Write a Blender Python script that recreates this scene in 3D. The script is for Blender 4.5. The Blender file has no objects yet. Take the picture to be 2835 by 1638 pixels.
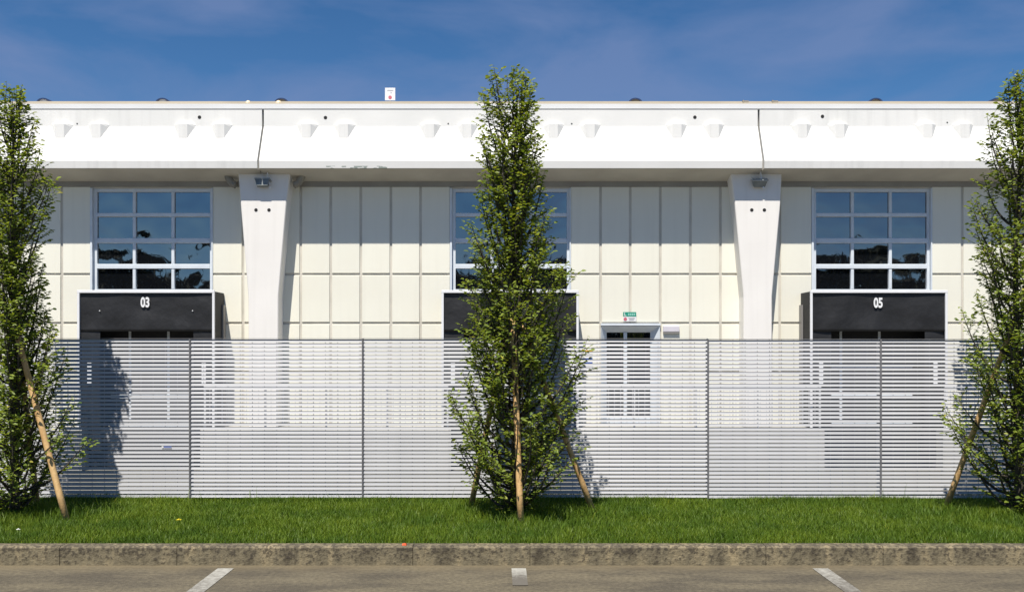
import bpy, math, random
import numpy as np
from mathutils import Vector, Matrix

rnd = random.Random(7)
C = bpy.context.scene.collection
S = bpy.context.scene
R = math.radians

# ------------------------------------------------------------------ camera
cam_d = bpy.data.cameras.new('camera')
cam = bpy.data.objects.new('camera', cam_d)
C.objects.link(cam)
cam.location = (0, 0, 1.7)
cam.rotation_euler = (R(90), 0, 0)
cam_d.sensor_width = 36
cam_d.lens = 36 * 2600 / 2835
cam_d.shift_y = 146 / 2835
cam_d.clip_end = 2000
S.camera = cam

# ------------------------------------------------------------------ light
EL, AZ = 63.3, 17.0
sun_dir = Vector((math.sin(R(AZ)) * math.cos(R(EL)), math.cos(R(AZ)) * math.cos(R(EL)), -math.sin(R(EL))))
sd = bpy.data.lights.new('sun', 'SUN')
sd.energy = 5.0
sd.angle = R(0.53)
sd.color = (1.0, 0.945, 0.86)
sun = bpy.data.objects.new('sun', sd)
C.objects.link(sun)
sun.location = (-10, -30, 60)
sun.rotation_euler = sun_dir.to_track_quat('-Z', 'Y').to_euler()

W = bpy.data.worlds.new('World')
S.world = W
W.use_nodes = True
nt = W.node_tree
nt.nodes.clear()
def wn(t, **k):
    n = nt.nodes.new(t)
    for a, b in k.items():
        setattr(n, a, b)
    return n
sky = wn('ShaderNodeTexSky', sky_type='NISHITA')
sky.sun_disc = False
sky.sun_elevation = R(EL)
sky.sun_rotation = R(180 + AZ)
sky.air_density = 0.8
sky.dust_density = 0.0
sky.ozone_density = 4.0
hs = wn('ShaderNodeHueSaturation')
hs.inputs['Saturation'].default_value = 1.22
hs.inputs['Value'].default_value = 0.8
nt.links.new(sky.outputs[0], hs.inputs['Color'])
tc = wn('ShaderNodeTexCoord')
mp = wn('ShaderNodeMapping')
mp.inputs['Rotation'].default_value = (0, R(-14), 0)
mp.inputs['Scale'].default_value = (1.0, 1.0, 3.2)
nt.links.new(tc.outputs['Generated'], mp.inputs['Vector'])
nz = wn('ShaderNodeTexNoise')
nz.inputs['Scale'].default_value = 3.4
nz.inputs['Detail'].default_value = 7
nz.inputs['Roughness'].default_value = 0.52
nz.inputs['Distortion'].default_value = 0.35
nt.links.new(mp.outputs[0], nz.inputs['Vector'])
cr = wn('ShaderNodeValToRGB')
cr.color_ramp.elements[0].position = 0.42
cr.color_ramp.elements[0].color = (0, 0, 0, 1)
cr.color_ramp.elements[1].position = 0.60
cr.color_ramp.elements[1].color = (1, 1, 1, 1)
nt.links.new(nz.outputs[0], cr.inputs[0])
mulc = wn('ShaderNodeMath', operation='MULTIPLY')
mulc.inputs[1].default_value = 0.52
nt.links.new(cr.outputs[0], mulc.inputs[0])
mx = wn('ShaderNodeMix', data_type='RGBA')
nt.links.new(mulc.outputs[0], mx.inputs['Factor'])
nt.links.new(hs.outputs[0], mx.inputs['A'])
mx.inputs['B'].default_value = (1.65, 2.22, 3.95, 1)      # thin veil of cloud (physical sky units)
bg = wn('ShaderNodeBackground')
bg.inputs['Strength'].default_value = 0.09
nt.links.new(mx.outputs['Result'], bg.inputs['Color'])
wo = wn('ShaderNodeOutputWorld')
nt.links.new(bg.outputs[0], wo.inputs[0])

S.view_settings.view_transform = 'Standard'
S.view_settings.look = 'None'
S.view_settings.gamma = 1
S.view_settings.exposure = 0.47
S.view_settings.use_curve_mapping = False

# ------------------------------------------------------------------ materials
def node_mat(name):
    m = bpy.data.materials.new(name)
    m.use_nodes = True
    t = m.node_tree
    return m, t, t.nodes['Principled BSDF']

def mat(name, col, col2=None, scale=3.0, rough=0.6, bump=0.0, bscale=None, metal=0.0, spec=0.5, detail=5, stretch=(1, 1, 1), lo=0.35, hi=0.65, dist=0.01):
    m, t, p = node_mat(name)
    p.inputs['Roughness'].default_value = rough
    p.inputs['Metallic'].default_value = metal
    p.inputs['Specular IOR Level'].default_value = spec
    N, L = t.nodes, t.links
    tc = N.new('ShaderNodeTexCoord')
    mp = N.new('ShaderNodeMapping')
    mp.inputs['Scale'].default_value = stretch
    L.new(tc.outputs['Object'], mp.inputs['Vector'])
    if col2 is None:
        col2 = tuple(c * 0.9 for c in col)
    nz = N.new('ShaderNodeTexNoise')
    nz.inputs['Scale'].default_value = scale
    nz.inputs['Detail'].default_value = detail
    L.new(mp.outputs[0], nz.inputs['Vector'])
    r = N.new('ShaderNodeValToRGB')
    r.color_ramp.elements[0].position = lo
    r.color_ramp.elements[1].position = hi
    r.color_ramp.elements[0].color = (*col2, 1)
    r.color_ramp.elements[1].color = (*col, 1)
    L.new(nz.outputs[0], r.inputs[0])
    L.new(r.outputs[0], p.inputs['Base Color'])
    if bump:
        b = N.new('ShaderNodeBump')
        b.inputs['Strength'].default_value = bump
        b.inputs['Distance'].default_value = dist
        n2 = N.new('ShaderNodeTexNoise')
        n2.inputs['Scale'].default_value = bscale or scale * 4
        n2.inputs['Detail'].default_value = 4
        L.new(tc.outputs['Object'], n2.inputs['Vector'])
        L.new(n2.outputs[0], b.inputs['Height'])
        L.new(b.outputs[0], p.inputs['Normal'])
    return m

M = {}
M['fascia'] = mat('white_concrete', (0.80, 0.79, 0.76), (0.75, 0.745, 0.715), 0.9, 0.7, 0.15, 30, stretch=(1, 1, 0.5))
M['pillar'] = mat('white_painted_concrete', (0.84, 0.81, 0.765), (0.81, 0.78, 0.735), 1.2, 0.7, 0.15, 30)
M['panel'] = mat('cream_panel', (0.85, 0.83, 0.715), (0.82, 0.795, 0.68), 0.8, 0.55, 0.05, 20)
M['joint'] = mat('joint_profile', (0.66, 0.62, 0.54), (0.54, 0.51, 0.44), 2, 0.5)
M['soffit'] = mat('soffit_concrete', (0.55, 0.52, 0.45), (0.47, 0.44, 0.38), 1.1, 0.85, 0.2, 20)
M['lintel'] = mat('lintel_grey', (0.35, 0.33, 0.29), (0.29, 0.27, 0.24), 1.5, 0.7)
M['cap'] = mat('white_metal_cap', (0.82, 0.82, 0.81), (0.76, 0.76, 0.75), 0.7, 0.4)
M['roof'] = mat('beige_membrane', (0.33, 0.29, 0.22), (0.28, 0.245, 0.185), 0.8, 0.8)
M['dark'] = mat('dark_void', (0.02, 0.02, 0.02), None, 3, 0.9)
M['alu'] = mat('aluminium_frame', (0.72, 0.77, 0.81), (0.66, 0.71, 0.76), 4, 0.35, metal=0.0)
M['rubber'] = mat('black_curtain', (0.018, 0.018, 0.019), (0.010, 0.010, 0.011), 2.2, 0.55, 0.5, 2.5, dist=0.06)
M['rubber_side'] = mat('black_rubber', (0.018, 0.018, 0.02), None, 3, 0.7)
M['white'] = mat('white_gloss', (0.82, 0.82, 0.83), (0.77, 0.77, 0.78), 3, 0.35)
M['number'] = mat('white_number', (0.85, 0.85, 0.85), None, 3, 0.5)
M['slat'] = mat('galvanised_slat', (0.475, 0.48, 0.495), (0.41, 0.415, 0.43), 1.6, 0.5, metal=0.0, stretch=(0.5, 1, 4))
M['rod'] = mat('galvanised_rod', (0.42, 0.42, 0.42), None, 3, 0.5)
M['post'] = mat('grey_post', (0.22, 0.22, 0.23), (0.16, 0.16, 0.17), 6, 0.5)
M['green'] = mat('green_sign', (0.02, 0.30, 0.20), None, 3, 0.4)
M['green2'] = mat('pale_green_print', (0.30, 0.62, 0.52), None, 3, 0.4)
M['red'] = mat('red_print', (0.62, 0.16, 0.20), None, 3, 0.4)
M['orange'] = mat('orange_print', (0.85, 0.42, 0.04), None, 3, 0.4)
M['blue'] = mat('blue_print', (0.08, 0.14, 0.45), None, 3, 0.4)
M['greyprint'] = mat('grey_print', (0.5, 0.5, 0.52), None, 3, 0.5)
M['lilac'] = mat('pale_lamp_box', (0.66, 0.63, 0.68), None, 3, 0.5)
M['grey'] = mat('mid_grey', (0.25, 0.24, 0.23), None, 3, 0.5)
M['lamp'] = mat('lamp_body', (0.20, 0.22, 0.22), (0.13, 0.15, 0.15), 6, 0.4)
M['lampglass'] = mat('lamp_glass', (0.35, 0.38, 0.38), None, 6, 0.15)
M['pipe'] = mat('grey_pipe', (0.30, 0.28, 0.23), (0.22, 0.20, 0.17), 6, 0.4)
M['navy'] = mat('navy_cowl', (0.03, 0.05, 0.12), None, 6, 0.4)
M['yard'] = mat('pale_yard_concrete', (0.15, 0.145, 0.125), (0.11, 0.105, 0.09), 0.5, 0.8, 0.2, 30)
M['walkway'] = mat('walkway_concrete', (0.36, 0.35, 0.32), (0.27, 0.265, 0.24), 1.0, 0.8, 0.2, 30)
M['earth'] = mat('earth', (0.05, 0.075, 0.02), (0.035, 0.05, 0.018), 6, 0.95)
M['far'] = mat('far_ground', (0.09, 0.11, 0.05), (0.06, 0.08, 0.035), 0.05, 0.95)
M['stake'] = mat('pine_stake', (0.66, 0.44, 0.20), (0.50, 0.30, 0.12), 5, 0.7, 0.3, 40, stretch=(6, 6, 0.7))
M['strap'] = mat('dark_strap', (0.03, 0.025, 0.02), None, 5, 0.7)
M['bark'] = mat('grey_bark', (0.075, 0.062, 0.045), (0.035, 0.03, 0.024), 9, 0.85, 0.6, 40, stretch=(3, 3, 0.6))
M['railing'] = mat('pale_railing', (0.62, 0.62, 0.62), None, 4, 0.5)
M['yellow'] = mat('yellow_flower', (0.75, 0.62, 0.02), None, 4, 0.6)
M['petal'] = mat('white_petal', (0.8, 0.8, 0.78), None, 4, 0.6)
M['litter'] = mat('orange_litter', (0.75, 0.12, 0.04), None, 4, 0.5)
M['woods'] = mat('woodland', (0.03, 0.04, 0.02), (0.008, 0.012, 0.006), 0.25, 0.9)

def tone(m, amt, streak=0.0):
    t = m.node_tree; N, L = t.nodes, t.links
    p = N['Principled BSDF']
    src = p.inputs['Base Color'].links[0].from_socket
    oi = N.new('ShaderNodeObjectInfo')
    mr = N.new('ShaderNodeMapRange'); mr.inputs['To Min'].default_value = 1 - amt; mr.inputs['To Max'].default_value = 1 + amt * 0.4
    L.new(oi.outputs['Random'], mr.inputs['Value'])
    fac = mr.outputs[0]
    if streak:
        g = N.new('ShaderNodeNewGeometry')
        mp = N.new('ShaderNodeMapping'); mp.inputs['Scale'].default_value = (7, 7, 0.35)
        L.new(g.outputs['Position'], mp.inputs['Vector'])
        n = N.new('ShaderNodeTexNoise'); n.inputs['Scale'].default_value = 1.0; n.inputs['Detail'].default_value = 4
        L.new(mp.outputs[0], n.inputs['Vector'])
        m2 = N.new('ShaderNodeMapRange'); m2.inputs['From Min'].default_value = 0.3; m2.inputs['From Max'].default_value = 0.5
        m2.inputs['To Min'].default_value = 1 - streak
        L.new(n.outputs[0], m2.inputs['Value'])
        mu = N.new('ShaderNodeMath'); mu.operation = 'MULTIPLY'
        L.new(fac, mu.inputs[0]); L.new(m2.outputs[0], mu.inputs[1]); fac = mu.outputs[0]
    sc = N.new('ShaderNodeVectorMath'); sc.operation = 'SCALE'
    L.new(src, sc.inputs[0]); L.new(fac, sc.inputs['Scale'])
    L.new(sc.outputs[0], p.inputs['Base Color'])
tone(M['panel'], 0.035, 0.03)
tone(M['slat'], 0.05, 0.03)
tone(M['fascia'], 0.0, 0.07)
tone(M['pillar'], 0.0, 0.04)
# peeling paint along a stretch of the lower edge of the middle fascia
def fascia_wear():
    m, t, p = node_mat('white_concrete_chipped')
    N, L = t.nodes, t.links
    p.inputs['Roughness'].default_value = 0.7
    tc = N.new('ShaderNodeTexCoord')
    sp = N.new('ShaderNodeSeparateXYZ')
    L.new(tc.outputs['Object'], sp.inputs[0])
    n1 = N.new('ShaderNodeTexNoise'); n1.inputs['Scale'].default_value = 0.9; n1.inputs['Detail'].default_value = 5
    L.new(tc.outputs['Object'], n1.inputs['Vector'])
    r1 = N.new('ShaderNodeValToRGB')
    r1.color_ramp.elements[0].position = 0.35; r1.color_ramp.elements[0].color = (0.75, 0.745, 0.715, 1)
    r1.color_ramp.elements[1].position = 0.65; r1.color_ramp.elements[1].color = (0.80, 0.79, 0.76, 1)
    L.new(n1.outputs[0], r1.inputs[0])
    mp = N.new('ShaderNodeMapping'); mp.inputs['Scale'].default_value = (5, 5, 14)
    L.new(tc.outputs['Object'], mp.inputs['Vector'])
    n2 = N.new('ShaderNodeTexNoise'); n2.inputs['Scale'].default_value = 1.0; n2.inputs['Detail'].default_value = 3
    L.new(mp.outputs[0], n2.inputs['Vector'])
    g = N.new('ShaderNodeMath'); g.operation = 'GREATER_THAN'; g.inputs[1].default_value = 0.52
    L.new(n2.outputs[0], g.inputs[0])
    def rng(sock, a, b):
        x = N.new('ShaderNodeMath'); x.operation = 'GREATER_THAN'; x.inputs[1].default_value = a
        y = N.new('ShaderNodeMath'); y.operation = 'LESS_THAN'; y.inputs[1].default_value = b
        L.new(sock, x.inputs[0]); L.new(sock, y.inputs[0])
        z = N.new('ShaderNodeMath'); z.operation = 'MULTIPLY'
        L.new(x.outputs[0], z.inputs[0]); L.new(y.outputs[0], z.inputs[1])
        return z.outputs[0]
    k = N.new('ShaderNodeMath'); k.operation = 'MULTIPLY'
    L.new(rng(sp.outputs[0], -4.45, -2.95), k.inputs[0]); L.new(rng(sp.outputs[2], 5.9, 6.012), k.inputs[1])
    k2 = N.new('ShaderNodeMath'); k2.operation = 'MULTIPLY'
    L.new(k.outputs[0], k2.inputs[0]); L.new(g.outputs[0], k2.inputs[1])
    mix = N.new('ShaderNodeMix'); mix.data_type = 'RGBA'
    L.new(k2.outputs[0], mix.inputs['Factor']); L.new(r1.outputs[0], mix.inputs['A'])
    mix.inputs['B'].default_value = (0.30, 0.34, 0.31, 1)
    L.new(mix.outputs['Result'], p.inputs['Base Color'])
    return m
M['fascia_chipped'] = fascia_wear()

def glass_mat():
    m, t, p = node_mat('window_glass')
    N, L = t.nodes, t.links
    p.inputs['Base Color'].default_value = (0.006, 0.007, 0.009, 1)
    p.inputs['Roughness'].default_value = 0.02
    p.inputs['IOR'].default_value = 3.0
    tc = N.new('ShaderNodeTexCoord')
    oi = N.new('ShaderNodeObjectInfo')
    ad = N.new('ShaderNodeVectorMath'); ad.operation = 'ADD'
    mu = N.new('ShaderNodeVectorMath'); mu.operation = 'SCALE'; mu.inputs['Scale'].default_value = 40
    cx = N.new('ShaderNodeCombineXYZ')
    for i in range(3):
        L.new(oi.outputs['Random'], cx.inputs[i])
    L.new(cx.outputs[0], mu.inputs[0])
    L.new(tc.outputs['Object'], ad.inputs[0]); L.new(mu.outputs[0], ad.inputs[1])
    nz = N.new('ShaderNodeTexNoise'); nz.inputs['Scale'].default_value = 1.5; nz.inputs['Detail'].default_value = 0.6
    L.new(ad.outputs[0], nz.inputs['Vector'])
    b = N.new('ShaderNodeBump'); b.inputs['Strength'].default_value = 1.0; b.inputs['Distance'].default_value = 0.013
    L.new(nz.outputs[0], b.inputs['Height'])
    L.new(b.outputs[0], p.inputs['Normal'])
    return m
M['glass'] = glass_mat()

def asphalt_mat():
    m, t, p = node_mat('asphalt')
    N, L = t.nodes, t.links
    p.inputs['Roughness'].default_value = 0.85
    tc = N.new('ShaderNodeTexCoord')
    n1 = N.new('ShaderNodeTexNoise'); n1.inputs['Scale'].default_value = 2.2; n1.inputs['Detail'].default_value = 9; n1.inputs['Roughness'].default_value = 0.6
    mp = N.new('ShaderNodeMapping'); mp.inputs['Scale'].default_value = (0.55, 1.4, 1)
    L.new(tc.outputs['Object'], mp.inputs['Vector']); L.new(mp.outputs[0], n1.inputs['Vector'])
    r1 = N.new('ShaderNodeValToRGB')
    r1.color_ramp.elements[0].position = 0.40; r1.color_ramp.elements[0].color = (0.080, 0.067, 0.044, 1)
    r1.color_ramp.elements[1].position = 0.60; r1.color_ramp.elements[1].color = (0.134, 0.112, 0.070, 1)
    L.new(n1.outputs[0], r1.inputs[0])
    v = N.new('ShaderNodeTexVoronoi'); v.inputs['Scale'].default_value = 95
    L.new(tc.outputs['Object'], v.inputs['Vector'])
    n2 = N.new('ShaderNodeTexNoise'); n2.inputs['Scale'].default_value = 30; n2.inputs['Detail'].default_value = 4
    L.new(tc.outputs['Object'], n2.inputs['Vector'])
    r2 = N.new('ShaderNodeValToRGB')
    r2.color_ramp.elements[0].position = 0.3; r2.color_ramp.elements[0].color = (0.70, 0.70, 0.70, 1)
    r2.color_ramp.elements[1].position = 0.72; r2.color_ramp.elements[1].color = (1.24, 1.24, 1.24, 1)
    L.new(n2.outputs[0], r2.inputs[0])
    mm = N.new('ShaderNodeMix'); mm.data_type = 'RGBA'; mm.blend_type = 'MULTIPLY'; mm.inputs['Factor'].default_value = 1
    L.new(r1.outputs[0], mm.inputs['A']); L.new(r2.outputs[0], mm.inputs['B'])
    # dust swept against the kerb
    sp = N.new('ShaderNodeSeparateXYZ'); L.new(tc.outputs['Object'], sp.inputs[0])
    n3 = N.new('ShaderNodeTexNoise'); n3.inputs['Scale'].default_value = 4; n3.inputs['Detail'].default_value = 4
    L.new(tc.outputs['Object'], n3.inputs['Vector'])
    s = N.new('ShaderNodeMath'); s.operation = 'MULTIPLY_ADD'; s.inputs[1].default_value = 0.35
    L.new(n3.outputs[0], s.inputs[0]); L.new(sp.outputs[1], s.inputs[2])
    mr = N.new('ShaderNodeMapRange'); mr.inputs['From Min'].default_value = 7.33; mr.inputs['From Max'].default_value = 7.55
    mr.inputs['To Max'].default_value = 0.6
    L.new(s.outputs[0], mr.inputs['Value'])
    mix = N.new('ShaderNodeMix'); mix.data_type = 'RGBA'
    L.new(mr.outputs[0], mix.inputs['Factor']); L.new(mm.outputs['Result'], mix.inputs['A'])
    mix.inputs['B'].default_value = (0.155, 0.122, 0.068, 1)
    L.new(mix.outputs['Result'], p.inputs['Base Color'])
    b = N.new('ShaderNodeBump'); b.inputs['Strength'].default_value = 0.6; b.inputs['Distance'].default_value = 0.006
    L.new(v.outputs['Distance'], b.inputs['Height']); L.new(b.outputs[0], p.inputs['Normal'])
    return m
M['asphalt'] = asphalt_mat()

def kerb_mat():
    m, t, p = node_mat('kerb_concrete')
    N, L = t.nodes, t.links
    p.inputs['Roughness'].default_value = 0.9
    g = N.new('ShaderNodeNewGeometry')
    mp = N.new('ShaderNodeMapping'); mp.inputs['Scale'].default_value = (5.0, 5.0, 1.6)
    L.new(g.outputs['Position'], mp.inputs['Vector'])
    n1 = N.new('ShaderNodeTexNoise'); n1.inputs['Scale'].default_value = 1.3; n1.inputs['Detail'].default_value = 7; n1.inputs['Roughness'].default_value = 0.65
    L.new(mp.outputs[0], n1.inputs['Vector'])
    r1 = N.new('ShaderNodeValToRGB')
    e = r1.color_ramp.elements
    e[0].position = 0.32; e[0].color = (0.075, 0.062, 0.038, 1)
    e[1].position = 0.68; e[1].color = (0.31, 0.25, 0.145, 1)
    x = e.new(0.5); x.color = (0.175, 0.148, 0.092, 1)
    L.new(n1.outputs[0], r1.inputs[0])
    # lichen specks towards the top edge
    n2 = N.new('ShaderNodeTexNoise'); n2.inputs['Scale'].default_value = 38; n2.inputs['Detail'].default_value = 4
    L.new(g.outputs['Position'], n2.inputs['Vector'])
    sp = N.new('ShaderNodeSeparateXYZ'); L.new(g.outputs['Position'], sp.inputs[0])
    a = N.new('ShaderNodeMath'); a.operation = 'MULTIPLY_ADD'; a.inputs[1].default_value = 1.2; a.inputs[2].default_value = -0.10
    L.new(sp.outputs[2], a.inputs[0])
    s = N.new('ShaderNodeMath'); s.operation = 'ADD'
    L.new(n2.outputs[0], s.inputs[0]); L.new(a.outputs[0], s.inputs[1])
    r2 = N.new('ShaderNodeValToRGB')
    r2.color_ramp.elements[0].position = 0.50; r2.color_ramp.elements[0].color = (0, 0, 0, 1)
    r2.color_ramp.elements[1].position = 0.64; r2.color_ramp.elements[1].color = (1, 1, 1, 1)
    L.new(s.outputs[0], r2.inputs[0])
    k = N.new('ShaderNodeMath'); k.operation = 'MULTIPLY'; k.inputs[1].default_value = 0.75
    L.new(r2.outputs[0], k.inputs[0])
    mix = N.new('ShaderNodeMix'); mix.data_type = 'RGBA'
    L.new(k.outputs[0], mix.inputs['Factor']); L.new(r1.outputs[0], mix.inputs['A'])
    mix.inputs['B'].default_value = (0.042, 0.034, 0.024, 1)
    L.new(mix.outputs['Result'], p.inputs['Base Color'])
    b = N.new('ShaderNodeBump'); b.inputs['Strength'].default_value = 0.8; b.inputs['Distance'].default_value = 0.012
    L.new(n2.outputs[0], b.inputs['Height']); L.new(b.outputs[0], p.inputs['Normal'])
    return m
M['kerb'] = kerb_mat()

def paint_mat(name, y_gone, y_full, cover):
    # worn white road paint over asphalt: wears off between y_gone and y_full
    m, t, p = node_mat(name)
    N, L = t.nodes, t.links
    p.inputs['Roughness'].default_value = 0.8
    g = N.new('ShaderNodeNewGeometry')
    sp = N.new('ShaderNodeSeparateXYZ'); L.new(g.outputs['Position'], sp.inputs[0])
    mr = N.new('ShaderNodeMapRange')
    mr.inputs['From Min'].default_value = y_gone; mr.inputs['From Max'].default_value = y_full
    mr.inputs['To Min'].default_value = cover[0]; mr.inputs['To Max'].default_value = cover[1]
    L.new(sp.outputs[1], mr.inputs['Value'])
    n = N.new('ShaderNodeTexNoise'); n.inputs['Scale'].default_value = 22; n.inputs['Detail'].default_value = 6; n.inputs['Roughness'].default_value = 0.7
    L.new(g.outputs['Position'], n.inputs['Vector'])
    a = N.new('ShaderNodeMath'); a.operation = 'ADD'
    L.new(n.outputs[0], a.inputs[0]); L.new(mr.outputs[0], a.inputs[1])
    r = N.new('ShaderNodeValToRGB')
    r.color_ramp.elements[0].position = 0.48; r.color_ramp.elements[0].color = (0.12, 0.108, 0.088, 1)
    r.color_ramp.elements[1].position = 0.95; r.color_ramp.elements[1].color = (0.37, 0.36, 0.315, 1)
    L.new(a.outputs[0], r.inputs[0])
    L.new(r.outputs[0], p.inputs['Base Color'])
    return m

def leafy(name, c1, c2, trans, rough=0.45, noise=0.0, tmix=0.3, patch=None):
    m = bpy.data.materials.new(name)
    m.use_nodes = True
    t = m.node_tree
    N, L = t.nodes, t.links
    N.clear()
    out = N.new('ShaderNodeOutputMaterial')
    g = N.new('ShaderNodeNewGeometry')
    r = N.new('ShaderNodeValToRGB')
    r.color_ramp.elements[0].color = (*c1, 1)
    r.color_ramp.elements[1].color = (*c2, 1)
    e = r.color_ramp.elements.new(0.985); e.color = (*c2, 1)
    r.color_ramp.elements[2].color = (c2[0] * 1.8, c2[1] * 1.35, c2[2] * 1.6, 1)
    L.new(g.outputs['Random Per Island'], r.inputs[0])
    col = r.outputs[0]
    if patch:
        n = N.new('ShaderNodeTexNoise'); n.inputs['Scale'].default_value = patch[0]; n.inputs['Detail'].default_value = 3
        L.new(g.outputs['Position'], n.inputs['Vector'])
        r2 = N.new('ShaderNodeValToRGB')
        r2.color_ramp.elements[0].position = 0.35; r2.color_ramp.elements[0].color = (*patch[1], 1)
        r2.color_ramp.elements[1].position = 0.65; r2.color_ramp.elements[1].color = (1.1, 1.1, 1.1, 1)
        L.new(n.outputs[0], r2.inputs[0])
        mm = N.new('ShaderNodeMix'); mm.data_type = 'RGBA'; mm.blend_type = 'MULTIPLY'; mm.inputs['Factor'].default_value = 1
        L.new(col, mm.inputs['A']); L.new(r2.outputs[0], mm.inputs['B'])
        col = mm.outputs['Result']
    p = N.new('ShaderNodeBsdfPrincipled')
    p.inputs['Roughness'].default_value = rough
    p.inputs['Specular IOR Level'].default_value = 0.35
    L.new(col, p.inputs['Base Color'])
    tr = N.new('ShaderNodeBsdfTranslucent')
    tm = N.new('ShaderNodeMix'); tm.data_type = 'RGBA'; tm.blend_type = 'MULTIPLY'; tm.inputs['Factor'].default_value = 1
    L.new(col, tm.inputs['A']); tm.inputs['B'].default_value = (*trans, 1)
    L.new(tm.outputs['Result'], tr.inputs['Color'])
    ms = N.new('ShaderNodeMixShader'); ms.inputs[0].default_value = tmix
    L.new(p.outputs[0], ms.inputs[1]); L.new(tr.outputs[0], ms.inputs[2])
    L.new(ms.outputs[0], out.inputs[0])
    return m
M['leaf'] = leafy('hornbeam_leaf', (0.090, 0.142, 0.016), (0.235, 0.290, 0.044), (2.2, 2.0, 0.9), 0.5, tmix=0.3)
M['grass'] = leafy('grass_blade', (0.084, 0.150, 0.009), (0.165, 0.225, 0.018), (1.5, 1.4, 0.6), 0.55, tmix=0.25, patch=(2.4, (0.62, 0.76, 0.8)))

# ------------------------------------------------------------------ helpers
def tag(o, label=None, cat=None, group=None, kind=None):
    if label: o['label'] = label
    if cat: o['category'] = cat
    if group: o['group'] = group
    if kind: o['kind'] = kind
    return o

def thing(name, label, cat, loc, group=None):
    o = bpy.data.objects.new(name, None)
    o.empty_display_size = 0.2
    C.objects.link(o)
    o.location = loc
    o['wloc'] = tuple(loc)
    return tag(o, label, cat, group)

def origin(o):
    v = Vector((0, 0, 0))
    while o is not None:
        v += Vector(o.location)
        o = o.parent
    return v

def mk(name, verts, faces, m, parent=None, smooth=False, at=None):
    """verts in world space; the object's origin is its centre (or `at`)"""
    vs = [Vector(v) for v in verts]
    if at is None:
        lo = [min(v[i] for v in vs) for i in range(3)]
        hi = [max(v[i] for v in vs) for i in range(3)]
        at = Vector([(a + b) / 2 for a, b in zip(lo, hi)])
    at = Vector(at)
    me = bpy.data.meshes.new(name)
    me.from_pydata([tuple(v - at) for v in vs], [], faces)
    me.materials.append(m)
    if smooth:
        me.polygons.foreach_set('use_smooth', [True] * len(me.polygons))
    me.update()
    o = bpy.data.objects.new(name, me)
    C.objects.link(o)
    if parent is not None:
        o.parent = parent
        o.location = at - origin(parent)
    else:
        o.location = at
    return o

class MB:
    def __init__(s): s.v, s.f = [], []
    def add(s, v, f):
        n = len(s.v)
        s.v += [tuple(x) for x in v]
        s.f += [tuple(i + n for i in q) for q in f]
        return s
    def box(s, x0, x1, y0, y1, z0, z1):
        return s.add([(x0, y0, z0), (x1, y0, z0), (x1, y1, z0), (x0, y1, z0), (x0, y0, z1), (x1, y0, z1), (x1, y1, z1), (x0, y1, z1)],
                     [(0, 3, 2, 1), (4, 5, 6, 7), (0, 1, 5, 4), (1, 2, 6, 5), (2, 3, 7, 6), (3, 0, 4, 7)])
    def cbox(s, x0, x1, y0, y1, z0, z1, c=0.006):
        """box with a chamfered front (y0) face"""
        return s.add([(x0 + c, y0, z0 + c), (x1 - c, y0, z0 + c), (x1 - c, y0, z1 - c), (x0 + c, y0, z1 - c),
                      (x0, y0 + c, z0), (x1, y0 + c, z0), (x1, y0 + c, z1), (x0, y0 + c, z1),
                      (x0, y1, z0), (x1, y1, z0), (x1, y1, z1), (x0, y1, z1)],
                     [(0, 1, 2, 3), (4, 5, 1, 0), (5, 6, 2, 1), (6, 7, 3, 2), (7, 4, 0, 3),
                      (8, 9, 5, 4), (9, 10, 6, 5), (10, 11, 7, 6), (11, 8, 4, 7), (11, 10, 9, 8)])
    def prism_x(s, prof, x0, x1):
        """(y,z) profile, counter-clockwise seen from -x, extruded along x"""
        n = len(prof)
        v = [(x0, y, z) for y, z in prof] + [(x1, y, z) for y, z in prof]
        f = [(i, (i + 1) % n, n + (i + 1) % n, n + i) for i in range(n)]
        f += [tuple(range(n))[::-1], tuple(range(n, 2 * n))]
        return s.add(v, f)
    def tube(s, pts, rad, n=8, cap=True):
        pts = [Vector(p) for p in pts]
        if not isinstance(rad, (list, tuple)): rad = [rad] * len(pts)
        vs, fs = [], []
        up = Vector((0.13, 0.97, 0.2)).normalized()
        for i, p in enumerate(pts):
            d = (pts[min(i + 1, len(pts) - 1)] - pts[max(i - 1, 0)]).normalized()
            a = d.cross(up)
            if a.length < 1e-3: a = d.cross(Vector((1, 0, 0)))
            a.normalize(); b = d.cross(a)
            for k in range(n):
                t = 2 * math.pi * k / n
                vs.append(p + a * math.cos(t) * rad[i] + b * math.sin(t) * rad[i])
        for i in range(len(pts) - 1):
            for k in range(n):
                k2 = (k + 1) % n
                fs.append((i * n + k, i * n + k2, (i + 1) * n + k2, (i + 1) * n + k))
        if cap:
            fs.append(tuple(range(n))[::-1]); fs.append(tuple((len(pts) - 1) * n + k for k in range(n)))
        return s.add(vs, fs)
    def disc(s, cx, y, cz, r, n=14, depth=0.004):
        v = [(cx + r * math.cos(2 * math.pi * k / n), y, cz + r * math.sin(2 * math.pi * k / n)) for k in range(n)]
        v += [(a, y + depth, c) for a, _, c in v]
        f = [tuple(range(n))] + [((k + 1) % n, k, n + k, n + (k + 1) % n) for k in range(n)]
        return s.add(v, f)
    def mk(s, name, m, parent=None, smooth=False, at=None):
        return mk(name, s.v, s.f, m, parent, smooth, at)

def bx(name, m, parent, x0, x1, y0, y1, z0, z1, c=None):
    b = MB()
    if c: b.cbox(x0, x1, y0, y1, z0, z1, c)
    else: b.box(x0, x1, y0, y1, z0, z1)
    return b.mk(name, m, parent)

def copy_at(o, loc, parent=None):
    c = o.copy()
    C.objects.link(c)
    c.parent = parent if parent is not None else o.parent
    c.location = loc
    return c

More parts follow.
